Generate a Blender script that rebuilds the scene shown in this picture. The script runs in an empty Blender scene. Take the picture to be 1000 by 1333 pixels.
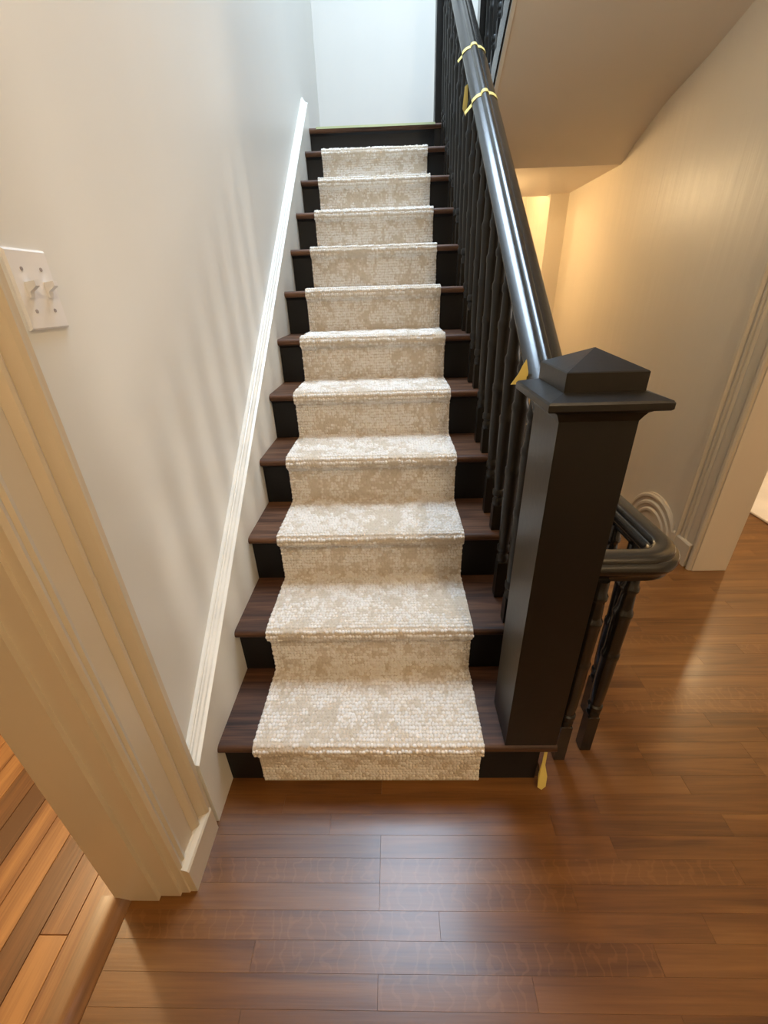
import bpy, math, random
import numpy as np
from mathutils import Matrix, Vector
random.seed(7); rng = np.random.default_rng(7)
S = bpy.context.scene
COL = S.collection

# ------------------------------------------------------------------ camera
CAM = (0.5437, -0.8075, 1.3901); YAW, PITCH, ROLL, FPX = -0.0304, -0.4810, -0.0318, 548.68
def make_camera():
    f = Vector((math.sin(YAW)*math.cos(PITCH), math.cos(YAW)*math.cos(PITCH), math.sin(PITCH)))
    r = Vector((math.cos(YAW), -math.sin(YAW), 0)); u = r.cross(f)
    r2 = r*math.cos(ROLL)+u*math.sin(ROLL); u2 = -r*math.sin(ROLL)+u*math.cos(ROLL)
    c = bpy.data.cameras.new('camera'); c.sensor_fit = 'VERTICAL'; c.sensor_height = 24.0
    c.lens = FPX/1333*24.0; c.clip_start = 0.02
    o = bpy.data.objects.new('camera', c); COL.objects.link(o)
    m = Matrix((r2, u2, -f)).transposed().to_4x4(); m.translation = Vector(CAM)
    o.matrix_world = m; S.camera = o
make_camera()

# ------------------------------------------------------------------ view, world, lights
vs = S.view_settings
vs.view_transform = 'Standard'; vs.look = 'None'; vs.gamma = 1.0; vs.use_curve_mapping = False
vs.exposure = 0.24
W = bpy.data.worlds.new('world'); S.world = W; W.use_nodes = True
W.node_tree.nodes['Background'].inputs[0].default_value = (0.72, 0.83, 1.0, 1)
W.node_tree.nodes['Background'].inputs[1].default_value = 1.0

def area(name, loc, target, sx, sy, power, col, spread=180):
    l = bpy.data.lights.new(name, 'AREA'); l.shape = 'RECTANGLE'; l.size = sx; l.size_y = sy
    l.energy = power; l.color = col; l.spread = math.radians(spread)
    o = bpy.data.objects.new(name, l); COL.objects.link(o); o.location = loc
    o.rotation_euler = (Vector(target)-Vector(loc)).to_track_quat('-Z', 'Y').to_euler()
    return o
def point(name, loc, power, col, rad=0.07):
    l = bpy.data.lights.new(name, 'POINT'); l.energy = power; l.color = col; l.shadow_soft_size = rad
    o = bpy.data.objects.new(name, l); COL.objects.link(o); o.location = loc; return o
area('skylight_daylight', (0.8, 1.9, 5.56), (0.8, 1.9, 0), 1.4, 2.2, 112, (0.61, 0.79, 1.0), 125)
area('side_room_daylight', (5.22, 0.75, 1.5), (0, 0.75, 1.2), 0.42, 1.5, 62, (1.0, 0.92, 0.82))
WARM = (1.0, 0.73, 0.40)
LAMPS = {'landing': ((1.15, 3.45, 2.02), 24), 'entry': ((1.35, -1.7, 3.0), 62),
         'left': ((-1.4, 0.75, 2.55), 100), 'right': ((3.8, 2.75, 2.55), 55), 'far': ((1.45, 4.6, 2.4), 30)}

# ------------------------------------------------------------------ mesh helpers
class MB:
    def __init__(s): s.v = []; s.f = []
    def add(s, vs_, fs):
        b = len(s.v); s.v += [tuple(p) for p in vs_]; s.f += [tuple(i+b for i in f) for f in fs]; return s
    def box(s, x0, x1, y0, y1, z0, z1, c=0.0):
        if c <= 0:
            V = [(x, y, z) for z in (z0, z1) for y in (y0, y1) for x in (x0, x1)]
            return s.add(V, [(0,2,3,1),(4,5,7,6),(0,1,5,4),(2,6,7,3),(0,4,6,2),(1,3,7,5)])
        rings = [(z0, c), (z0+c, 0), (z1-c, 0), (z1, c)]
        V = []
        for z, k in rings: V += [(x0+k,y0+k,z),(x1-k,y0+k,z),(x1-k,y1-k,z),(x0+k,y1-k,z)]
        F = [(3,2,1,0),(12,13,14,15)]
        for r in range(3):
            for j in range(4): F.append((r*4+j, r*4+(j+1)%4, r*4+4+(j+1)%4, r*4+4+j))
        return s.add(V, F)
    def prism(s, prof, frames, caps=True):
        """closed profile (a,b) swept through frames: callables mapping (a,b)->xyz"""
        n = len(prof); V = []
        for fr in frames: V += [fr(a, b) for a, b in prof]
        F = []
        for k in range(len(frames)-1):
            for j in range(n): F.append((k*n+j, k*n+(j+1)%n, (k+1)*n+(j+1)%n, (k+1)*n+j))
        if caps: F += [tuple(range(n-1, -1, -1)), tuple(range((len(frames)-1)*n, len(frames)*n))]
        return s.add(V, F)
    def lathe(s, prof, cx=0, cy=0, z0=0, n=14, square=False):
        V = []; F = []
        for z, r in prof:
            for j in range(n):
                a = 2*math.pi*j/n; V.append((cx+r*math.cos(a), cy+r*math.sin(a), z0+z))
        for k in range(len(prof)-1):
            for j in range(n): F.append((k*n+j, k*n+(j+1)%n, (k+1)*n+(j+1)%n, (k+1)*n+j))
        F += [tuple(range(n-1,-1,-1)), tuple(range((len(prof)-1)*n, len(prof)*n))]
        return s.add(V, F)
    def mesh(s, name, mat, smooth=None):
        m = bpy.data.meshes.new(name); m.from_pydata(s.v, [], s.f); m.update()
        import bmesh
        bm = bmesh.new(); bm.from_mesh(m); bmesh.ops.recalc_face_normals(bm, faces=bm.faces); bm.to_mesh(m); bm.free()
        if mat: m.materials.append(mat)
        if smooth is not None:
            m.shade_smooth(); m.set_sharp_from_angle(angle=math.radians(smooth))
        return m
    def obj(s, name, mat, parent=None, smooth=None):
        return link(name, s.mesh(name, mat, smooth), parent)
def link(name, me, parent=None, loc=None):
    o = bpy.data.objects.new(name, me); COL.objects.link(o)
    if parent is not None: o.parent = parent
    if loc is not None: o.location = loc
    return o
def tag(o, label, cat=None, group=None, kind=None):
    o['label'] = label
    if cat: o['category'] = cat
    if group: o['group'] = group
    if kind: o['kind'] = kind
    return o
def thing(name, label, cat, group=None, loc=(0,0,0)):
    o = bpy.data.objects.new(name, None); COL.objects.link(o); o.location = loc; o.empty_display_size = 0.1
    return tag(o, label, cat, group)
def struct(o, label): return tag(o, label, None, None, 'structure')

# ------------------------------------------------------------------ materials
def new_mat(name):
    m = bpy.data.materials.new(name); m.use_nodes = True
    nt = m.node_tree; return m, nt, nt.nodes['Principled BSDF']
def N(nt, t, **kw):
    n = nt.nodes.new(t)
    for k, v in kw.items(): setattr(n, k, v)
    return n
def ramp(nt, stops):
    r = N(nt, 'ShaderNodeValToRGB'); e = r.color_ramp.elements
    while len(e) < len(stops): e.new(0.5)
    for i, (p, c) in enumerate(stops): e[i].position = p; e[i].color = (*c, 1)
    return r
def paint(name, col, rough=0.4, bump=0.02, bscale=40, coat=0.0, spec=0.5, var=0.03, stretch=(1,1,1)):
    m, nt, b = new_mat(name); L = nt.links.new
    tc = N(nt, 'ShaderNodeTexCoord'); mp = N(nt, 'ShaderNodeMapping'); mp.inputs['Scale'].default_value = stretch
    L(tc.outputs['Object'], mp.inputs[0])
    n1 = N(nt, 'ShaderNodeTexNoise'); n1.inputs['Scale'].default_value = 3; n1.inputs['Detail'].default_value = 4
    L(mp.outputs[0], n1.inputs['Vector'])
    r = ramp(nt, [(0.3, tuple(c*(1-var) for c in col)), (0.7, tuple(min(1, c*(1+var)) for c in col))])
    L(n1.outputs['Fac'], r.inputs[0]); L(r.outputs[0], b.inputs['Base Color'])
    b.inputs['Roughness'].default_value = rough; b.inputs['Coat Weight'].default_value = coat
    b.inputs['Coat Roughness'].default_value = 0.15; b.inputs['Specular IOR Level'].default_value = spec
    n2 = N(nt, 'ShaderNodeTexNoise'); n2.inputs['Scale'].default_value = bscale; n2.inputs['Detail'].default_value = 3
    L(mp.outputs[0], n2.inputs['Vector'])
    bp = N(nt, 'ShaderNodeBump'); bp.inputs['Strength'].default_value = bump; bp.inputs['Distance'].default_value = 0.01
    L(n2.outputs['Fac'], bp.inputs['Height']); L(bp.outputs[0], b.inputs['Normal'])
    return m
def wood(name, dark, mid, light, axis='X', rough=0.25, coat=0.3, rnd=0.5, scale=1.0, flecks=0.0, spec=0.5):
    m, nt, b = new_mat(name); L = nt.links.new
    tc = N(nt, 'ShaderNodeTexCoord'); oi = N(nt, 'ShaderNodeObjectInfo')
    off = N(nt, 'ShaderNodeVectorMath', operation='SCALE'); off.inputs[0].default_value = (13.1, 7.7, 5.3)
    L(oi.outputs['Random'], off.inputs['Scale'])
    ad = N(nt, 'ShaderNodeVectorMath', operation='ADD'); L(tc.outputs['Object'], ad.inputs[0]); L(off.outputs[0], ad.inputs[1])
    mp = N(nt, 'ShaderNodeMapping')
    s = (1.6, 22, 22) if axis == 'X' else (22, 1.6, 22)
    mp.inputs['Scale'].default_value = tuple(k*scale for k in s); L(ad.outputs[0], mp.inputs[0])
    n1 = N(nt, 'ShaderNodeTexNoise'); n1.inputs['Scale'].default_value = 1.0; n1.inputs['Detail'].default_value = 5
    n1.inputs['Distortion'].default_value = 0.9; L(mp.outputs[0], n1.inputs['Vector'])
    mp2 = N(nt, 'ShaderNodeMapping'); s2 = (6, 190, 190) if axis == 'X' else (190, 6, 190)
    mp2.inputs['Scale'].default_value = s2; L(ad.outputs[0], mp2.inputs[0])
    n2 = N(nt, 'ShaderNodeTexNoise'); n2.inputs['Scale'].default_value = 1.0; n2.inputs['Detail'].default_value = 3
    L(mp2.outputs[0], n2.inputs['Vector'])
    # fac = noise*0.75 + fine*0.25 + (random-0.5)*rnd
    a1 = N(nt, 'ShaderNodeMath', operation='MULTIPLY_ADD'); a1.inputs[1].default_value = 0.3
    L(n2.outputs['Fac'], a1.inputs[0])
    sc = N(nt, 'ShaderNodeMath', operation='MULTIPLY_ADD'); sc.inputs[1].default_value = 0.9; sc.inputs[2].default_value = -0.1
    L(n1.outputs['Fac'], sc.inputs[0]); L(sc.outputs[0], a1.inputs[2])
    a2 = N(nt, 'ShaderNodeMath', operation='MULTIPLY_ADD'); a2.inputs[1].default_value = rnd
    L(oi.outputs['Random'], a2.inputs[0]); 
    a3 = N(nt, 'ShaderNodeMath', operation='SUBTRACT'); a3.inputs[1].default_value = rnd/2
    L(a1.outputs[0], a2.inputs[2]); L(a2.outputs[0], a3.inputs[0])
    r = ramp(nt, [(0.25, dark), (0.5, mid), (0.78, light)]); L(a3.outputs[0], r.inputs[0])
    colout = r.outputs[0]
    if flecks > 0:       # pale ray flecks of quarter-sawn oak, only on some boards
        wv = N(nt, 'ShaderNodeTexWave'); wv.bands_direction = axis; wv.inputs['Scale'].default_value = 9
        wv.inputs['Distortion'].default_value = 9; wv.inputs['Detail'].default_value = 2; wv.inputs['Detail Scale'].default_value = 2.2
        L(ad.outputs[0], wv.inputs['Vector'])
        fr = ramp(nt, [(0.86, (0,0,0)), (0.97, (1,1,1))]); L(wv.outputs['Fac'], fr.inputs[0])
        gt = N(nt, 'ShaderNodeMath', operation='MULTIPLY'); gt.inputs[1].default_value = 37.3; L(oi.outputs['Random'], gt.inputs[0])
        fc = N(nt, 'ShaderNodeMath', operation='FRACT'); L(gt.outputs[0], fc.inputs[0])
        g2 = N(nt, 'ShaderNodeMath', operation='GREATER_THAN'); g2.inputs[1].default_value = 0.83; L(fc.outputs[0], g2.inputs[0])
        mu = N(nt, 'ShaderNodeMath', operation='MULTIPLY'); L(fr.outputs[0], mu.inputs[0]); L(g2.outputs[0], mu.inputs[1])
        mu2 = N(nt, 'ShaderNodeMath', operation='MULTIPLY'); mu2.inputs[1].default_value = flecks; L(mu.outputs[0], mu2.inputs[0])
        mx = N(nt, 'ShaderNodeMix', data_type='RGBA'); L(mu2.outputs[0], mx.inputs['Factor'])
        L(r.outputs[0], mx.inputs['A']); mx.inputs['B'].default_value = (*[min(1, c*1.7+0.03) for c in light], 1)
        colout = mx.outputs['Result']
    L(colout, b.inputs['Base Color'])
    b.inputs['Roughness'].default_value = rough; b.inputs['Specular IOR Level'].default_value = spec
    b.inputs['Coat Weight'].default_value = coat; b.inputs['Coat Roughness'].default_value = 0.18
    bp = N(nt, 'ShaderNodeBump'); bp.inputs['Strength'].default_value = 0.08; bp.inputs['Distance'].default_value = 0.002
    L(n2.outputs['Fac'], bp.inputs['Height']); L(bp.outputs[0], b.inputs['Normal'])
    return m
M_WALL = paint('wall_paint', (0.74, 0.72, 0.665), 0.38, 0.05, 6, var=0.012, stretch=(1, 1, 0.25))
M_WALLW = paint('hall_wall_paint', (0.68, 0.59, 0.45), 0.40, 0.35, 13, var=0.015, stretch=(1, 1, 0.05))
M_TRIM = paint('trim_paint', (0.80, 0.77, 0.69), 0.28, 0.02, 30, var=0.01)
M_CREAM = paint('casing_paint', (0.64, 0.54, 0.39), 0.32, 0.02, 30, var=0.012)
M_CEIL = paint('ceiling_paint', (0.71, 0.62, 0.50), 0.6, 0.03, 20, var=0.01)
M_BLACK = paint('black_brown_lacquer', (0.010, 0.0078, 0.0055), 0.26, 0.03, 60, coat=0.35, var=0.15)
M_NEWEL = paint('black_brown_satin', (0.0085, 0.0065, 0.0045), 0.36, 0.03, 60, coat=0.0, var=0.15, spec=0.4)
M_TURN = paint('black_brown_turned', (0.0085, 0.0068, 0.005), 0.40, 0.03, 60, coat=0.0, var=0.15, spec=0.35)
M_RISER = paint('black_riser_paint', (0.006, 0.005, 0.0045), 0.5, 0.03, 60, var=0.15, spec=0.3)
M_TREAD = wood('walnut_stained_oak', (0.018, 0.007, 0.003), (0.085, 0.037, 0.018), (0.19, 0.095, 0.050), 'X', 0.5, 0.0, 0.2, 1.3, 0.0, 0.28)
M_FLOOR = wood('hall_floor_oak', (0.082, 0.028, 0.004), (0.148, 0.056, 0.010), (0.215, 0.090, 0.020), 'X', 0.36, 0.22, 0.15, 1.0, 0.10, 0.42)
M_FLOORL = wood('side_room_floor_oak', (0.10, 0.040, 0.015), (0.21, 0.09, 0.035), (0.42, 0.22, 0.09), 'Y', 0.34, 0.25, 0.75, 0.8)
M_SADDLE = wood('saddle_oak', (0.10, 0.045, 0.018), (0.20, 0.095, 0.037), (0.32, 0.165, 0.066), 'Y', 0.34, 0.3, 0.1, 0.8)
M_GAP = paint('dark_board_joint', (0.06, 0.025, 0.008), 0.8, 0.0)
M_PLATE = paint('switch_plastic', (0.80, 0.77, 0.74), 0.3, 0.0, var=0.005)
M_SCREW = paint('switch_screw', (0.36, 0.31, 0.29), 0.45, 0.0)
M_TAPE = paint('yellow_masking_tape', (0.72, 0.58, 0.16), 0.6, 0.05, 80)
M_TAPEG = paint('pale_green_masking_tape', (0.55, 0.60, 0.34), 0.6, 0.05, 80)
M_LAMP = paint('lamp_white_metal', (0.8, 0.78, 0.74), 0.35, 0.0)
M_RUG = paint('side_room_carpet', (0.72, 0.66, 0.58), 0.95, 0.5, 160, var=0.08, spec=0.1)
def carpet(name, pile):
    m, nt, b = new_mat(name); L = nt.links.new
    tc = N(nt, 'ShaderNodeTexCoord'); at = N(nt, 'ShaderNodeAttribute'); at.attribute_name = 'tint'
    n = N(nt, 'ShaderNodeTexNoise'); n.inputs['Scale'].default_value = 260; n.inputs['Detail'].default_value = 2
    L(tc.outputs['Object'], n.inputs['Vector'])
    if pile:
        r = ramp(nt, [(0.0, (0.60, 0.50, 0.38)), (0.5, (0.73, 0.64, 0.535)), (1.0, (0.89, 0.845, 0.785))])
        L(at.outputs['Fac'], r.inputs[0])
        mx = N(nt, 'ShaderNodeMix', data_type='RGBA', blend_type='MULTIPLY'); mx.inputs['Factor'].default_value = 0.35
        L(r.outputs[0], mx.inputs['A']); L(n.outputs['Color'], mx.inputs['B'])
        r2 = ramp(nt, [(0.3, (0.75,)*3), (0.7, (1,)*3)]); L(n.outputs['Fac'], r2.inputs[0]); L(r2.outputs[0], mx.inputs['B'])
        L(mx.outputs['Result'], b.inputs['Base Color'])
    else: b.inputs['Base Color'].default_value = (0.62, 0.53, 0.415, 1)
    b.inputs['Roughness'].default_value = 0.95; b.inputs['Specular IOR Level'].default_value = 0.1
    b.inputs['Sheen Weight'].default_value = 0.25; b.inputs['Sheen Roughness'].default_value = 0.5
    bp = N(nt, 'ShaderNodeBump'); bp.inputs['Strength'].default_value = 0.5; bp.inputs['Distance'].default_value = 0.003
    L(n.outputs['Fac'], bp.inputs['Height']); L(bp.outputs[0], b.inputs['Normal'])
    return m
M_CARP = carpet('runner_backing', False); M_PILE = carpet('runner_wool_loops', True)

# ------------------------------------------------------------------ stair dimensions
RISE, RUN, NOSE = 0.2009, 0.2702, 0.0317
NST = 12; ZL = 2.396; YL = (NST-1)*RUN
XW = -0.035          # face of the stair wall
XR = 2.15            # face of the hall wall
YB = 3.85            # wall behind the landing
XE = 1.005           # right end of treads

# ------------------------------------------------------------------ the setting
# --- hall floor: strip-oak planks across the hall
b = MB()
b.box(-0.165, 3.6, -3.2, 0.1, -0.06, -0.012); b.box(0.97, 3.6, 0.1, 5.3, -0.06, -0.012)
floor = b.obj('floor', M_GAP); struct(floor, 'red-brown oak strip floor of the stair hall')
PW = 0.056
def plank_mesh(lx, ly): return MB().box(-lx/2, lx/2, -ly/2, ly/2, -0.012, 0.0, 0.0003).mesh('plank', M_FLOOR)
PL = [plank_mesh(l, PW-0.0001) for l in (0.35, 0.5, 0.65, 0.8, 0.95, 1.1)]; PLL = (0.35, 0.5, 0.65, 0.8, 0.95, 1.1)
nrow = 0
for j in range(-13, 73):
    y0 = -0.161+j*PW; yc = y0-PW/2
    if yc > 3.9: break
    x = -0.165 if y0 < 0.06 else 1.0
    xe = 3.2 if yc < 1.9 else 2.2
    if yc < 0: segs = []
    first = True
    while x < xe-0.05:
        k = random.randrange(6)
        if j == 0 and first: k = 2          # butt joint in front of the runner at x = 0.46
        rem = xe-x
        if first and j != 0: k = random.randrange(0, 4)
        if PLL[k] > rem: k = max([i for i in range(6) if PLL[i] <= rem+0.3])
        link('plank', PL[k], floor, (x+PLL[k]/2, yc, 0)); x += PLL[k]+0.0003; first = False
# far part of the hall floor, too far back to tell its boards apart
bb = MB().box(2.2, 3.2, 1.9, 3.9, -0.012, -0.0005).box(0.97, 2.2, 3.88, 5.3, -0.012, -0.0005).obj('floor_infill', M_FLOOR, floor)

# --- side room floor on the left (one board-thickness higher) with its saddle
b = MB().box(-3.0, -0.205, -3.0, 2.5, -0.06, 0.006).box(-0.205, -0.165, -3.0, 2.5, -0.06, -0.014)
fl2 = b.obj('floor', M_GAP); struct(fl2, 'lighter oak plank floor of the side room on the left')
PW2 = 0.072
PL2 = [MB().box(-PW2/2+0.0005, PW2/2-0.0005, -l/2, l/2, 0.004, 0.02, 0.0012).mesh('plank', M_FLOORL) for l in (0.6, 0.9, 1.3)]
for i in range(18):
    xc = -0.262-0.0+(-PW2)*i + PW2*0.5-0.012
    y = -1.3-random.random()*0.5
    while y < 1.3:
        k = random.randrange(3); l = (0.6, 0.9, 1.3)[k]
        link('plank', PL2[k], fl2, (xc, y+l/2, 0)); y += l+0.0006
prof = [(-0.163, -0.012), (-0.163, 0.002), (-0.166, 0.006), (-0.178, 0.013), (-0.190, 0.0185), (-0.205, 0.021), (-0.238, 0.021), (-0.238, -0.012)]
sad = MB().prism(prof, [lambda a, c, y=y: (a, y, c) for y in (-1.18, -0.31)]).obj('door_saddle', M_SADDLE, None, 30)
tag(sad, 'rounded oak door saddle at the foot of the left door jamb', 'door saddle')

# --- walls
b = MB()
b.box(-0.19, XW, -0.29, YB+0.2, -0.05, 5.75)        # stair wall
b.box(-0.19, XW, -3.2, -1.20, -0.05, 5.75)          # beyond the doorway, nearer than the camera
b.box(-0.19, XW, -1.20, -0.29, 2.15, 5.75)          # over the doorway
w = b.obj('wall_left', M_WALL); struct(w, 'pale grey painted wall along the left of the stairs')
b = MB().box(XW, 3.0, YB, YB+0.12, 2.2, 5.75)
w = b.obj('wall_back', M_WALL); struct(w, 'white wall behind the stair landing')
b = MB()
b.box(XR, XR+0.17, 1.11, 5.4, -0.05, 5.75); b.box(XR, XR+0.17, 0.28, 1.11, 2.15, 5.75); b.box(XR, XR+0.17, -3.2, 0.28, -0.05, 5.75)
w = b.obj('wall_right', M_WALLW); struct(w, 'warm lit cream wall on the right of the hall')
b = MB()
b.box(1.985, XR, 3.87, 3.97, -0.05, 2.2); b.box(0.3, 1.15, 3.87, 3.97, -0.05, 2.2)
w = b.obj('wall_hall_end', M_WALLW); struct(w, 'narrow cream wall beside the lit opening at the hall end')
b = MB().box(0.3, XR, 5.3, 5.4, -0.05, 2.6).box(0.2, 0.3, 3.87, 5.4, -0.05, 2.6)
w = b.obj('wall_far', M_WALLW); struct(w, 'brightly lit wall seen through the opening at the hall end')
b = MB().box(-0.19, XR+0.17, -3.3, -3.2, -0.05, 3.3)
w = b.obj('wall_front', M_WALL); struct(w, 'hall wall behind the viewer')
b = MB().box(XW, 3.0, 0.25, 0.35, 3.2, 5.75)
w = b.obj('wall_upper', M_WALL); struct(w, 'upper wall of the stairwell over the hall ceiling')
# side rooms
b = MB().box(-3.1, -3.0, -3.0, 2.5, -0.05, 3.2).box(-3.1, -0.19, 2.5, 2.6, -0.05, 3.2).box(-3.1, -0.19, -3.1, -3.0, -0.05, 3.2).box(-3.1, -0.19, -3.1, 2.6, 3.15, 3.25)
w = b.obj('wall_side_room', M_CREAM); struct(w, 'walls of the side room left of the hall')
b = MB().box(2.32, 5.3, 3.9, 4.0, -0.05, 3.2).box(2.32, 5.3, -1.6, -1.5, -0.05, 3.2).box(2.32, 5.3, -1.6, 4.0, 3.15, 3.25)
b.box(5.2, 5.3, -1.6, 0.53, -0.05, 3.2).box(5.2, 5.3, 0.97, 4.0, -0.05, 3.2).box(5.2, 5.3, 0.53, 0.97, -0.05, 0.7).box(5.2, 5.3, 0.53, 0.97, 2.3, 3.2)
w = b.obj('wall_side_room', M_CREAM); struct(w, 'walls of the side room right of the hall')
b = MB().box(3.2, 5.3, -1.6, 4.0, -0.06, -0.002).box(2.32, 3.2, 1.9, 4.0, -0.06, -0.013)
fl3 = b.obj('floor', M_FLOOR); struct(fl3, 'oak floor of the side room right of the hall')
b = MB().box(2.93, 4.9, 1.25, 3.7, 0.0005, 0.014, 0.004)
rug = b.obj('area_rug', M_RUG); tag(rug, 'pale carpet lying in the room beyond the right doorway', 'rug')
# ceilings
b = MB().box(-0.19, 1.18, -3.3, 0.35, 3.15, 3.25).box(1.18, XR+0.17, -3.3, 0.8, 3.15, 3.25)
w = b.obj('ceiling', M_CEIL); struct(w, 'ceiling of the entry hall')
b = MB().box(1.006, XR, 2.92, 3.97, 2.126, 2.2).box(0.2, XR, 3.97, 5.4, 2.6, 2.7).box(0.2, XR, 3.9, 3.97, 2.2, 2.7)
w = b.obj('ceiling', M_CEIL); struct(w, 'low warm lit ceiling under the stair landing')
# attic ceiling with skylight opening
x0, x1, y0, y1 = 0.1, 1.5, 0.8, 3.0
b = MB().box(-0.19, x0, 0.2, YB+0.1, 5.6, 5.75).box(x1, 3.0, 0.2, YB+0.1, 5.6, 5.75).box(x0, x1, 0.2, y0, 5.6, 5.75).box(x0, x1, y1, YB+0.1, 5.6, 5.75)
w = b.obj('ceiling', M_CEIL); struct(w, 'stairwell ceiling around the skylight')
sk = thing('window_1', 'skylight over the stairwell', None); sk['kind'] = 'structure'
MB().box(x0-.05, x0+.02, y0-.05, y1+.05, 5.75, 5.83).box(x1-.02, x1+.05, y0-.05, y1+.05, 5.75, 5.83).box(x0, x1, y0-.05, y0+.02, 5.75, 5.83).box(x0, x1, y1-.02, y1+.05, 5.75, 5.83).obj('window_frame', M_TRIM, sk)
wn = thing('window_2', 'window of the right side room', None); wn['kind'] = 'structure'
MB().box(5.2, 5.27, 0.53, 0.57, .7, 2.3).box(5.2, 5.27, .93, .97, .7, 2.3).box(5.2, 5.27, .57, .93, .7, .74).box(5.2, 5.27, .57, .93, 2.26, 2.3).obj('window_frame', M_TRIM, wn)

# --- soffit of the upper flight: warped plaster between stringer line and hall wall
XS = 1.175; YS = 2.92
def zl(y): return 2.128+0.69*(YS-y)
RP = [(2.92, 2.126), (2.79, 2.191), (2.47, 2.318), (2.13, 2.393), (1.93, 2.453), (1.45, 2.60), (0.8, 3.15)]
def zr(y):
    for (ya, za), (yb, zb) in zip(RP, RP[1:]):
        if y >= yb-1e-6: return za+(zb-za)*(ya-y)/(ya-yb)
    return RP[-1][1]
ys = list(np.linspace(YS, 1.45, 22))+list(np.linspace(1.4, 0.8, 6)); nx = 10; V = []; F = []
for y in ys:
    zL = min(3.15, zl(y)); zR_ = zr(y)
    for i in range(nx+1):
        t = i/nx; V.append((XS+(XR-XS)*t, y, zL+(zR_-zL)*t))
n0 = len(V); V += [(x, y, z+0.05) for x, y, z in V]
for k in range(len(ys)-1):
    for i in range(nx):
        a = k*(nx+1)+i; F += [(a, a+1, a+nx+2, a+nx+1), (n0+a, n0+a+nx+1, n0+a+nx+2, n0+a+1)]
    for i in (0, nx):
        a = k*(nx+1)+i; F.append((a, a+nx+1, n0+a+nx+1, n0+a))
w = MB().add(V, F).obj('ceiling', M_CEIL, None, 40); struct(w, 'sloping plaster soffit under the upper flight of stairs')

# --- left doorway casing, jamb and plinth
t1 = thing('trim_1', 'wide moulded cream door casing at the left edge, next to the light switch', None); t1['kind'] = 'structure'
cas = [(-0.295, -0.04), (-0.295, -0.016), (-0.286, -0.012), (-0.278, -0.016), (-0.274, -0.019), (-0.268, -0.014), (-0.262, -0.017), (-0.256, -0.020),
       (-0.212, -0.018), (-0.207, -0.022), (-0.200, -0.018), (-0.194, -0.010), (-0.188, -0.0085), (-0.182, -0.012), (-0.178, -0.019),
       (-0.171, -0.021), (-0.166, -0.013), (-0.160, -0.003), (-0.152, 0.002), (-0.146, 0.001), (-0.143, -0.004), (-0.131, -0.004), (-0.128, -0.008), (-0.128, -0.04)]
MB().prism(cas, [lambda a, c, z=z: (c, a, z) for z in (0.0, 2.3)]).obj('casing', M_CREAM, t1, 25)
plp = [(-0.04, 0.0), (0.004, 0.0), (0.004, 0.098), (0.0, 0.105), (-0.006, 0.108), (-0.012, 0.112), (-0.04, 0.112)]
MB().prism(plp, [lambda a, c, y=y: (a, y, c) for y in (-0.292, -0.142)]).obj('plinth', M_CREAM, t1, 25)
MB().box(-0.20, -0.036, -0.303, -0.289, 0.0, 2.15, 0.002).box(-0.20, -0.036, -1.20, -1.185, 0.0, 2.15, 0.002).box(-0.20, -0.036, -1.20, -0.29, 2.135, 2.15, 0.002).obj('jamb', M_CREAM, t1)
MB().box(-0.20, -0.088, -0.314, -0.302, 0.0, 2.13, 0.004).obj('door_stop', M_CREAM, t1)
MB().prism([(a, c) for a, c in ((-1.195, -0.04), (-1.195, -0.014), (-1.26, -0.018), (-1.33, 0.0), (-1.36, 0.0), (-1.36, -0.04))], [lambda a, c, z=z: (c, a, z) for z in (0.0, 2.3)]).obj('casing', M_CREAM, t1)
MB().box(-0.04, -0.008, -1.36, -0.128, 2.16, 2.33, 0.004).obj('head_casing', M_CREAM, t1)

# --- stair wall skirt with sloping cap
t2 = thing('trim_2', 'white skirt board with moulded cap climbing the left wall beside the stairs', None); t2['kind'] = 'structure'
SL = RISE/RUN
def zs(y): return 0.352+y*0.7315       # lower edge of the cap
ye = 2.93
yA = -0.125
MB().add([(XW-.004, yA, 0), (0.0, yA, 0), (0.0, 2.99, 0), (XW-.004, 2.99, 0), (XW-.004, yA, zs(yA)), (0.0, yA, zs(yA)), (0.0, 2.99, zs(2.99)), (XW-.004, 2.99, zs(2.99))],
         [(0,3,2,1),(4,5,6,7),(0,1,5,4),(2,3,7,6),(0,4,7,3),(1,2,6,5)]).obj('skirt_board', M_TRIM, t2)
capp = [(XW-.004, -0.002), (0.001, -0.002), (0.0025, 0.004), (0.0025, 0.016), (-0.001, 0.020), (-0.007, 0.022), (-0.010, 0.032), (-0.016, 0.040), (-0.019, 0.050), (-0.023, 0.052), (-0.023, 0.062), (-0.027, 0.068), (XW-.004, 0.068)]
MB().prism(capp, [lambda a, c, y=y: (a, y-c*0.0, zs(y)+c*0.6) for y in (yA, 2.955)]).obj('skirt_cap', M_TRIM, t2, 25)

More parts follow.
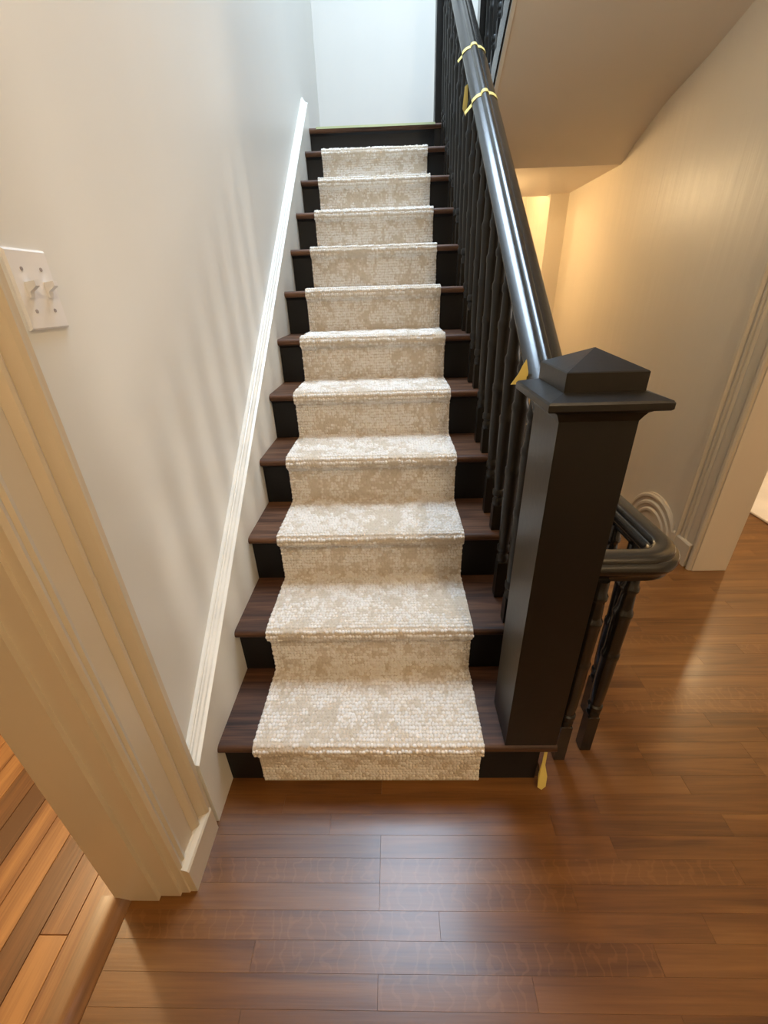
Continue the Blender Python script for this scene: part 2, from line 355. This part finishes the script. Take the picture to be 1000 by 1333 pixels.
# --- right doorway casing and baseboard
t3 = thing('trim_3', 'fluted cream door casing on the right hall wall behind the low railing', None); t3['kind'] = 'structure'
cas2 = [(1.105, 0.0), (1.105, 0.016), (1.113, 0.021), (1.125, 0.021), (1.133, 0.015), (1.140, 0.009), (1.15, 0.012), (1.19, 0.013), (1.205, 0.010), (1.213, 0.016), (1.222, 0.016), (1.228, 0.010), (1.236, 0.018), (1.246, 0.018), (1.252, 0.012), (1.262, 0.026), (1.274, 0.026), (1.278, 0.0)]
MB().prism(cas2, [lambda a, c, z=z: (XR-c*1.35+0.006, a, z) for z in (0.0, 2.3)]).obj('casing', M_CREAM, t3)
MB().prism([(0.0, 0.0), (0.030, 0.0), (0.030, 0.128), (0.024, 0.136), (0.0, 0.14)], [lambda a, c, y=y: (XR-a+0.004, y, c) for y in (1.142, 1.30)]).obj('plinth', M_CREAM, t3)
MB().box(XR-0.004, XR+0.176, 1.098, 1.113, 0.0, 2.15, 0.002).box(XR-0.004, XR+0.176, 0.275, 0.29, 0, 2.15, 0.002).box(XR-.004, XR+.176, .28, 1.11, 2.135, 2.155, 0.002).obj('jamb', M_CREAM, t3)
MB().prism([(0.285, 0.0), (0.285, 0.016), (0.25, 0.021), (0.18, 0.013), (0.13, 0.026), (0.115, 0.026), (0.115, 0.0)], [lambda a, c, z=z: (XR-c+0.004, a, z) for z in (0.0, 2.3)]).obj('casing', M_CREAM, t3)
MB().box(XR-0.024, XR+0.004, 0.11, 1.28, 2.16, 2.33, 0.004).obj('head_casing', M_CREAM, t3)
# baseboard whose beaded cap sweeps down in an arc
t4 = thing('baseboard_right', 'curved beaded end of the baseboard on the right hall wall', None); t4['kind'] = 'structure'
def arc(r_out, r_in, th, name):
    V = []; F = []; n = 26; cy, cz = 1.53, 0.0
    prof_ = [(r_in, 0.0), (r_in, th*0.6), (r_in+(r_out-r_in)*0.3, th), (r_in+(r_out-r_in)*0.7, th), (r_out, th*0.6), (r_out, 0.0)]
    fr = []
    for k in range(n+1):
        a = math.pi*(0.02+0.96*k/n)
        fr.append(lambda r, t, a=a: (XR-t+0.002, cy+1.02*r*math.cos(a), cz+0.98*r*math.sin(a)))
    return MB().prism(prof_, fr).obj(name, M_CREAM, t4, 40)
arc(0.252, 0.218, 0.022, 'bead'); arc(0.206, 0.172, 0.022, 'bead'); arc(0.160, 0.126, 0.022, 'bead')
V = [(XR-0.012, 1.50, 0.0)]; 
nseg = 24; pts = [(XR-0.012, 1.53+0.251*math.cos(math.pi*k/nseg), 0.0+0.251*math.sin(math.pi*k/nseg)) for k in range(nseg+1)]
pts2 = [(XR+0.004, y, z) for x, y, z in pts]
MB().add(pts+pts2, [tuple(range(nseg+1))]+[tuple(range(2*nseg+1, nseg, -1))]+[(k, k+1, nseg+2+k, nseg+1+k) for k in range(nseg)]).obj('back_board', M_CREAM, t4)
MB().box(XR-0.016, XR+0.004, 1.78, 3.87, 0, 0.06, 0.003).obj('board', M_CREAM, t4)

# ------------------------------------------------------------------ staircase
st = thing('staircase', 'straight staircase with dark walnut treads and black risers', 'staircase')
tp = [(0, -0.028), (0.0, 0.0)]
def nose_profile(y0, y1, zt, th=0.029):
    r = th/2; pts = []
    for k in range(9):
        a = math.pi/2+math.pi*k/8; pts.append((y0+r+r*math.cos(a)*1.0, zt-r+r*math.sin(a)))
    return pts+[(y1, zt-th), (y1, zt)]
for i in range(1, NST):
    pr = nose_profile((i-1)*RUN-NOSE, i*RUN+0.012, i*RISE)
    pr0 = [(a-(i-1)*RUN, c-i*RISE) for a, c in pr]
    if i == 1: me = MB().prism(pr0, [lambda a, c, x=x: (x, a, c) for x in (0.0005, XE)]).mesh('tread', M_TREAD, 35)
    link('tread', me, st, (0, (i-1)*RUN, i*RISE))
rm = None
for i in range(1, NST+1):
    zt = (i*RISE if i < NST else ZL)-0.029; zb = (i-1)*RISE
    if rm is None or i == NST: rm = MB().box(0.0005, 0.972, 0.0, 0.018, 0.0, zt-zb, 0.0012).mesh('riser', M_RISER)
    link('riser', rm, st, (0, (i-1)*RUN, zb))
# small cove strip under every nosing
cm = MB().prism([(0.0, 0.0), (-0.012, 0.0), (-0.006, -0.006), (0.0, -0.012)], [lambda a, c, x=x: (x, a, c) for x in (0.0005, 0.972)]).mesh('cove', M_RISER)
for i in range(1, NST+1): link('cove', cm, st, (0, (i-1)*RUN, (i*RISE if i < NST else ZL)-0.029))
# landing
pr = nose_profile(YL-NOSE, YB, ZL)
lo = MB().prism(pr, [lambda a, c, x=x: (x, a, c) for x in (0.0005, XR)]).obj('floor', M_TREAD, None, 35); struct(lo, 'dark walnut landing floor at the top of the stairs')
MB().box(0.97, XR, YL-0.02, YL+0.0, 2.2, ZL-0.029).obj('fascia', M_RISER, lo)
# closed spandrel under the open string
sp = [(0.03, -0.01), (0.03, 0.15)]
pts = [(0.02, 0.0), (YL, 0.0), (YL, (NST-1)*RISE)]
for i in range(NST-1, 0, -1):
    pts += [(i*RUN+0.016, i*RISE-0.030), ((i-1)*RUN+0.018, i*RISE-0.030)]
w = MB().box(0.945, 0.970, YL+0.02, 3.87, -0.05, 2.2).obj('wall_under_landing', M_WALLW); struct(w, 'wall closing the space under the landing')
pts = [(0.018, 0.0), (YL+0.016, 0.0), (YL+0.016, ZL-0.2), (YL+0.016, ZL-0.22)]
for i in range(NST-1, 0, -1): pts += [(i*RUN+0.018, i*RISE-0.030), ((i-1)*RUN+0.018, i*RISE-0.030)]
MB().prism(pts, [lambda a, c, x=x: (x, a, c) for x in (0.945, 0.970)]).obj('spandrel', M_RISER, st)
# return nosings at the tread ends are part of the tread; carpet runner next

# ------------------------------------------------------------------ runner
T = 0.010; RX0, RX1 = 0.1067, 0.7927
def runner_path():
    P = []
    for i in range(1, NST):
        yr = (i-1)*RUN; yn = yr-NOSE; zt = i*RISE
        if i == 1: P.append((yr, 0.001))
        P += [(yr, zt-0.052), (yr-0.004, zt-0.040), (yn+0.010, zt-0.033), (yn+0.003, zt-0.027)]
        for k in range(5):
            a = math.pi*(1.12-0.155*k); P.append((yn+0.0145+0.0145*math.cos(a), zt-0.0145+0.0145*math.sin(a)))
        P += [(yn+0.02, zt), (i*RUN-0.016, zt), (i*RUN-0.004, zt+0.004), (i*RUN, zt+0.014)] if i < NST-1 else [(yn+0.02, zt), (i*RUN-0.005, zt)]
    return np.array(P)
def resample(P, d):
    s = np.r_[0, np.cumsum(np.linalg.norm(np.diff(P, axis=0), axis=1))]
    n = int(s[-1]/d); t = np.linspace(0, s[-1], n+1)
    Q = np.stack([np.interp(t, s, P[:, 0]), np.interp(t, s, P[:, 1])], 1)
    d1 = np.gradient(Q, axis=0); d1 /= np.linalg.norm(d1, axis=1)[:, None]
    return Q, np.stack([-d1[:, 1], d1[:, 0]], 1), t      # outward normal: left of travel (towards -y when going up)
Pth = runner_path()
Q, Nn, tt = resample(Pth, 0.008)
fr = []
V = []; F = []
for (y, z), (ny, nz) in zip(Q, Nn):
    yo, zo = y+ny*T*0.75, z+nz*T*0.75
    V += [(RX0, y+ny*.0008, z+nz*.0008), (RX0+0.001, yo, zo), (RX1-0.001, yo, zo), (RX1, y+ny*.0008, z+nz*.0008)]
for k in range(len(Q)-1):
    a = k*4
    for j in range(3): F.append((a+j, a+j+1, a+j+5, a+j+4))
    F.append((a+3, a, a+4, a+7))
F += [(0,1,2,3), tuple(len(V)-4+k for k in (3,2,1,0))]
run = MB().add(V, F).obj('stair_runner', M_CARP, None, 60)
tag(run, 'cream and beige wool carpet runner laid down the middle of the stairs', 'carpet runner')
# wool loops
def vnoise(u, v, seed):
    r = np.random.default_rng(seed).random((256, 256))
    iu, iv = np.floor(u).astype(int), np.floor(v).astype(int); fu, fv = u-iu, v-iv
    fu = fu*fu*(3-2*fu); fv = fv*fv*(3-2*fv)
    g = lambda a, c: r[a % 256, c % 256]
    return (g(iu,iv)*(1-fu)+g(iu+1,iv)*fu)*(1-fv)+(g(iu,iv+1)*(1-fu)+g(iu+1,iv+1)*fu)*fv
DX, DS = 0.0105, 0.0128
Q2, N2, t2s = resample(Pth, DS)
ncol = int((RX1-RX0)/DX)
xs = RX0+DX*0.5+np.arange(ncol)*(RX1-RX0-DX)/(ncol-1)
SI, XI = np.meshgrid(np.arange(1, len(Q2)-1), np.arange(ncol), indexing='ij'); SI = SI.ravel(); XI = XI.ravel()
cx = xs[XI]*1.0+rng.normal(0, 0.0010, len(XI))+np.where(SI % 2, 0.14, -0.14)*DX; cx = np.clip(cx, RX0+0.0052, RX1-0.0052); s = t2s[SI]
pat = 0.22*rng.random(len(cx))+0.34*vnoise(cx/0.024, s/0.030, 1)+0.32*vnoise(cx/0.055, s/0.05, 2)+0.12*vnoise(cx/0.18, s/0.14, 3)
hi = np.clip((pat-0.33)/0.20, 0, 1)
tint = np.clip(0.12+0.76*hi+rng.normal(0, 0.07, len(cx)), 0, 1)
hgt = 0.0030+0.0032*hi*(0.8+0.4*rng.random(len(cx)))
wx = DX*(0.48+0.10*hi+rng.normal(0, 0.05, len(cx))); wl = DS*(0.46+0.16*rng.random(len(cx)))
cyz = Q2[SI]+rng.normal(0, 0.0004, (len(SI), 2))+(np.stack([N2[SI][:, 1], -N2[SI][:, 0]], 1)*rng.normal(0, 0.0012, len(SI))[:, None]); nn = N2[SI]; tg = np.stack([nn[:, 1], -nn[:, 0]], 1)
levels = [(0.0, 1.0), (0.55, 0.92), (0.9, 0.60)]; oct_ = [(1,0),(.7,.7),(0,1),(-.7,.7),(-1,0),(-.7,-.7),(0,-1),(.7,-.7)]
oct_ = [(.95,.36),(.36,.95),(-.36,.95),(-.95,.36),(-.95,-.36),(-.36,-.95),(.36,-.95),(.95,-.36)]
vv = []
for h_, k_ in levels:
    for ox, ol in oct_:
        base = cyz+nn*(T*0.6+hgt*h_)[:, None]+tg*(wl*k_*ol)[:, None]
        vv.append(np.stack([cx+wx*k_*ox, base[:, 0], base[:, 1]], 1))
base = cyz+nn*(T*0.6+hgt)[:, None]; vv.append(np.stack([cx, base[:, 0], base[:, 1]], 1))
nv = len(vv); VV = np.stack(vv, 1).reshape(-1, 3); nt_ = len(cx)
quads = []; 
for L_ in range(2):
    for j in range(8): quads.append((L_*8+j, L_*8+(j+1) % 8, L_*8+8+(j+1) % 8, L_*8+8+j))
tris = [(16+j, 16+(j+1) % 8, 24) for j in range(8)]
offs = (np.arange(nt_)*nv)[:, None, None]
qi = (np.array(quads)[None]+offs).reshape(-1); ti = (np.array(tris)[None]+offs).reshape(-1)
me = bpy.data.meshes.new('wool_loops'); me.vertices.add(len(VV)); me.vertices.foreach_set('co', VV.ravel())
nq, ntri = len(qi)//4, len(ti)//3
me.loops.add(len(qi)+len(ti)); me.loops.foreach_set('vertex_index', np.r_[qi, ti].astype(np.int32))
me.polygons.add(nq+ntri); me.polygons.foreach_set('loop_start', np.r_[np.arange(nq)*4, nq*4+np.arange(ntri)*3].astype(np.int32))
me.update(calc_edges=True); me.validate()
at = me.attributes.new('tint', 'FLOAT', 'POINT'); at.data.foreach_set('value', np.repeat(tint, nv).astype(np.float32))
me.materials.append(M_PILE); me.shade_smooth()
pile = link('wool_loops', me, run); pile['kind'] = 'stuff'

# ------------------------------------------------------------------ balustrade of the main flight
bal = thing('balustrade', 'black wooden balustrade with square newel post on the right of the stairs', 'balustrade')
nx0, nx1, ny0, ny1 = 0.8527, 1.0012, -0.0246, 0.124
newel = MB().box(nx0, nx1, ny0, ny1, RISE, 1.19, 0.003).obj('newel_post', M_NEWEL, bal)
def sq(b_, cx_, cy_, prof_):
    V = []; F = []
    for z, h in prof_: V += [(cx_-h, cy_-h, z), (cx_+h, cy_-h, z), (cx_+h, cy_+h, z), (cx_-h, cy_+h, z)]
    for k in range(len(prof_)-1):
        for j in range(4): F.append((k*4+j, k*4+(j+1) % 4, k*4+4+(j+1) % 4, k*4+4+j))
    F += [(3,2,1,0), tuple(len(prof_)*4-4+j for j in range(4))]
    return b_.add(V, F)
ncx, ncy = (nx0+nx1)/2, (ny0+ny1)/2
sq(MB(), ncx, ncy, [(1.164, 0.0745), (1.174, 0.079), (1.181, 0.083), (1.186, 0.090), (1.191, 0.094)]).obj('cove_moulding', M_NEWEL, newel)
sq(MB(), ncx, ncy, [(1.190, 0.107), (1.193, 0.110), (1.204, 0.110), (1.208, 0.107), (1.218, 0.075)]).obj('cap_plate', M_NEWEL, newel)
sq(MB(), ncx, ncy, [(1.217, 0.0735), (1.252, 0.0735), (1.254, 0.0715), (1.286, 0.001)]).obj('pyramid_cap', M_NEWEL, newel)
RAILX = 0.932
def zrail(y): return 1.234+SL*(y-0.315)
hp = [(0.0, 0.0), (0.009, -0.002), (0.014, -0.007), (0.016, -0.0125), (0.020, -0.0125), (0.032, -0.016), (0.046, -0.025), (0.051, -0.032), (0.051, -0.040), (0.045, -0.051), (0.035, -0.057), (0.029, -0.065), (0.029, -0.074)]
hp = hp+[(-a, c) for a, c in reversed(hp[1:])]
MB().prism(hp, [lambda a, c, y=y: (RAILX+a, y, zrail(y)+c) for y in (0.12, 2.98)]).obj('handrail', M_BLACK, bal, 35)
BP = [(0,.0150),(.015,.0165),(.03,.0165),(.04,.0130),(.05,.0130),(.06,.0180),(.085,.0180),(.095,.0140),(.115,.0150),(.14,.0160),(.30,.0178),(.45,.0182),(.46,.0198),(.485,.0198),(.495,.0174),(.53,.0172),(.66,.0184),(.735,.0192),(.745,.0208),(.765,.0208),(.78,.0170),(.80,.0163),(.87,.0148),(.885,.0145),(.895,.0178),(.915,.0182),(.93,.0145),(1.0,.0140)]
def baluster(parent, proto, loc):
    a = link('baluster', proto[0], parent, loc); link('base_block', proto[1], a); return a
def proto(total, blk, half=0.0175, k=1.2, mat=None):
    mat = mat or M_TURN
    t = MB().lathe([(blk+(total-blk)*f_, r*k) for f_, r in BP], n=14).mesh('baluster', mat, 40)
    g = MB().box(-half, half, -half, half, 0, blk, 0.002).mesh('base_block', mat)
    return t, g
def stair_len(m): return zrail(0.1351*m+0.0165)-0.058-(m//2+1)*RISE
pe, po = proto(stair_len(2), 0.10), proto(stair_len(3), 0.15)
for m in range(1, 22):
    baluster(bal, po if m % 2 else pe, (0.9115, 0.1351*m+0.0165, (m//2+1)*RISE))
# newel standing on the landing
ln = MB().box(0.857, 0.967, 2.955, 3.065, 2.18, 3.55, 0.004).obj('landing_newel', M_NEWEL, bal)
sq(MB(), 0.912, 3.01, [(3.52, 0.058), (3.54, 0.075), (3.56, 0.075), (3.565, 0.055), (3.60, 0.053), (3.63, 0.002)]).obj('newel_cap', M_BLACK, ln)

# ------------------------------------------------------------------ low railing of the stairwell behind the newel
lr = thing('stairwell_railing', 'low black railing with rounded corner behind the big newel post', 'railing')
ZT = 0.79; yF = 0.098; xC = 1.252; Rr = 0.075
pth = [((1.0, yF), (0, -1))]
for k in range(9):
    a = -math.pi/2+math.pi/2*k/8
    pth.append(((xC-Rr+Rr*math.cos(a), yF+Rr+Rr*math.sin(a)), (math.cos(a), math.sin(a))))
pth.append(((xC, 2.75), (1, 0)))
hp2 = [(0.0, 0.0), (0.016, -0.0015), (0.024, -0.005), (0.028, -0.011), (0.0285, -0.016), (0.036, -0.019), (0.041, -0.026), (0.042, -0.036), (0.038, -0.047), (0.030, -0.053), (0.026, -0.062), (0.026, -0.070)]
hp2 = hp2+[(-a, c) for a, c in reversed(hp2[1:])]
MB().prism(hp2, [lambda a, c, p=p, n_=n_: (p[0]+n_[0]*a, p[1]+n_[1]*a, ZT+c) for p, n_ in pth]).obj('handrail', M_BLACK, lr, 35)
pr_ = proto(ZT-0.066, 0.165, 0.0175, 1.27, M_BLACK)
for x, y in [(1.070, 0.075), (1.168, 0.108)]+[(xC-0.014, 0.245+0.115*k) for k in range(21)]:
    baluster(lr, pr_, (x, y, 0))
MB().box(xC-0.05, xC+0.05, 2.72, 2.82, 0, 0.95, 0.004).obj('end_post', M_BLACK, lr)

# ------------------------------------------------------------------ upper flight
uf = thing('upper_staircase', 'upper flight with black stringer and balusters seen past the handrail', 'staircase')
def quadprism(x0_, x1_, y0_, y1_, lo_, hi_):
    return MB().prism([(y0_, lo_(y0_)), (y1_, lo_(y1_)), (y1_, hi_(y1_)), (y0_, hi_(y0_))], [lambda a, c, x=x: (x, a, c) for x in (x0_, x1_)])
quadprism(1.150, 1.176, 1.30, 2.93, lambda y: zl(y)+0.012, lambda y: zl(y)+0.17).obj('stringer', M_BLACK, uf)
quadprism(1.160, 1.180, 1.30, 2.93, lambda y: zl(y)-0.010, lambda y: zl(y)+0.014).obj('edge_bead', M_TRIM, uf)
quadprism(1.135, 1.205, 1.00, 2.93, lambda y: zl(y)+0.88, lambda y: zl(y)+0.94).obj('handrail', M_BLACK, uf)
un = MB().box(1.12, 1.22, 2.93, 3.03, ZL-0.1, 3.45, 0.004).obj('newel_post', M_BLACK, uf)
for j in range(1, 7):
    yj = 2.90-RUN*j
    MB().box(1.17, XR, yj-0.01, yj+RUN+NOSE, ZL+RISE*j-0.029, ZL+RISE*j, 0.003).obj('tread', M_TREAD, uf)
    MB().box(1.17, XR, yj+RUN-0.018, yj+RUN, ZL+RISE*(j-1), ZL+RISE*j-0.029).obj('riser', M_RISER, uf)
ub = proto(0.74, 0.12)
for m in range(12):
    y = 2.84-0.115*m; baluster(uf, ub, (1.166, y, zl(y)+0.155))

# ------------------------------------------------------------------ light switch
sw = thing('light_switch', 'white double toggle light switch plate on the left wall', 'light switch', None, (XW, -0.043, 1.408))
pp = [(0.0, -0.058, -0.058), (0.0, 0.058, 0.058)]
MB().add([(x, sy*h, sz*k) for x, h, k in ((0, .0445, .0575), (.003, .0445, .0575), (.0062, .0415, .0545)) for sy, sz in ((-1,-1),(1,-1),(1,1),(-1,1))],
         [(3,2,1,0),(8,9,10,11)]+[(r*4+j, r*4+(j+1)%4, r*4+4+(j+1)%4, r*4+4+j) for r in range(2) for j in range(4)]).obj('wall_plate', M_PLATE, sw)
for s_ in (-1, 1):
    y = s_*0.0205
    tgm = MB().prism([(-0.004, -0.011), (0.005, -0.011), (0.0065, -0.002), (0.019, 0.006), (0.019, 0.0135), (0.0065, 0.012), (-0.004, 0.012)],
                     [lambda a, c, yy=yy: (a+0.004, y+yy, c) for yy in (-0.0046, 0.0046)]).obj('toggle', M_PLATE, sw)
    for z in (-0.030, 0.030):
        MB().add([(0.0058+dx, y+0.0030*math.cos(a), z+0.0030*math.sin(a)) for dx in (0, 0.0012) for a in [2*math.pi*k/10 for k in range(10)]],
                 [tuple(range(10, 20))]+[(k, (k+1) % 10, 10+(k+1) % 10, 10+k) for k in range(10)]).obj('screw', M_SCREW, sw)

# ------------------------------------------------------------------ masking tape
def rail_wrap(y, wdt, ext, label, skew=0.0):
    """tape strip laid across the handrail following its profile, with a loose left tail"""
    half = [p for p in hp if p[1] > -0.05 or abs(p[0]) > 0.03]
    top = sorted([p for p in hp if p[1] >= -0.040], key=lambda p: p[0])
    line = [(top[0][0]-ext, top[0][1]-ext*0.75)]+[(a*1.03, c+0.0012) for a, c in top]+[(top[-1][0]+0.012, top[-1][1]-0.02)]
    V = []; F = []
    for k, (a, c) in enumerate(line):
        for d in (-wdt/2, wdt/2):
            yy = y+d+skew*a; V.append((RAILX+a, yy, zrail(yy)+c)); V.append((RAILX+a, yy, zrail(yy)+c+0.0012))
    for k in range(len(line)-1):
        a = k*4; F += [(a, a+2, a+6, a+4), (a+1, a+5, a+7, a+3), (a, a+4, a+5, a+1), (a+2, a+3, a+7, a+6)]
    F += [(0, 1, 3, 2), tuple(len(V)-4+q for q in (0, 2, 3, 1))]
    o = MB().add(V, F).obj('masking_tape', M_TAPE); tag(o, label, 'tape'); return o
rail_wrap(1.47, 0.020, 0.028, 'lower strip of yellow masking tape wrapped across the upper handrail', 0.2)
rail_wrap(1.83, 0.020, 0.020, 'upper strip of yellow masking tape wrapped across the handrail near the top edge', 0.1)
o = MB().box(0.05, 0.86, YL-NOSE-0.0015, YL-NOSE+0.02, ZL+0.0002, ZL+0.0016).box(0.05, 0.86, YL-NOSE-0.002, YL-NOSE-0.0008, ZL-0.010, ZL+0.0016).obj('masking_tape', M_TAPEG)
tag(o, 'pale green tape strip along the landing edge at the top of the stairs', 'tape')
def leaf(name, pts_, label, mat):
    n = len(pts_); nrm = Vector((0, -0.0012, 0))
    V = [Vector(p) for p in pts_]; V2 = [p+nrm for p in V]
    o = MB().add(V+V2, [tuple(range(n)), tuple(range(2*n-1, n-1, -1))]+[(k, (k+1) % n, n+(k+1) % n, n+k) for k in range(n)]).obj(name, mat)
    tag(o, label, 'tape')
leaf('masking_tape', [(0.982, -0.004, 0.168), (0.990, -0.006, 0.168), (0.990, -0.012, 0.09), (1.000, -0.020, 0.045), (0.996, -0.032, 0.012), (0.983, -0.036, 0.002), (0.970, -0.034, 0.012), (0.972, -0.018, 0.055), (0.980, -0.010, 0.10)],
     'yellow tape scrap hanging under the first tread below the newel post', M_TAPE)
leaf('masking_tape', [(0.843, 0.30, 1.172), (0.882, 0.30, 1.172), (0.884, 0.30, 1.20), (0.876, 0.30, 1.232), (0.868, 0.30, 1.218), (0.860, 0.30, 1.198)],
     'yellow tape flap under the handrail just behind the newel cap', M_TAPE)
leaf('masking_tape', [(0.872, 1.63, 2.155), (0.884, 1.63, 2.165), (0.888, 1.63, 2.11), (0.880, 1.63, 2.06), (0.866, 1.63, 2.085)],
     'small yellow tape end hanging between the two strips on the handrail', M_TAPE)

# ------------------------------------------------------------------ ceiling lamps with their light
LAB = {'landing': 'flush ceiling lamp under the stair landing', 'entry': 'flush ceiling lamp of the entry hall', 'left': 'flush ceiling lamp of the left side room',
       'right': 'flush ceiling lamp of the right side room', 'far': 'flush ceiling lamp past the hall end opening'}
CZ = {'landing': 2.126, 'entry': 3.15, 'left': 3.15, 'right': 3.15, 'far': 2.6}
for k_, (p, e) in LAMPS.items():
    l = point('lamp_light', p, e, WARM if k_ != 'entry' else (1.0, 0.80, 0.55), 0.07)
    top = CZ[k_]
    t = thing('ceiling_lamp', LAB[k_], 'lamp', None, (p[0], p[1], top))
    MB().lathe([(-0.022, 0.085), (-0.018, 0.10), (0.0, 0.10)], n=24).obj('base_plate', M_LAMP, t, 30)
    if top-p[2] > 0.15: MB().lathe([(p[2]-top+0.085, 0.012), (-0.02, 0.012)], n=10).obj('stem', M_LAMP, t, 30)
    l.parent = t; l.location = (0, 0, p[2]-top)
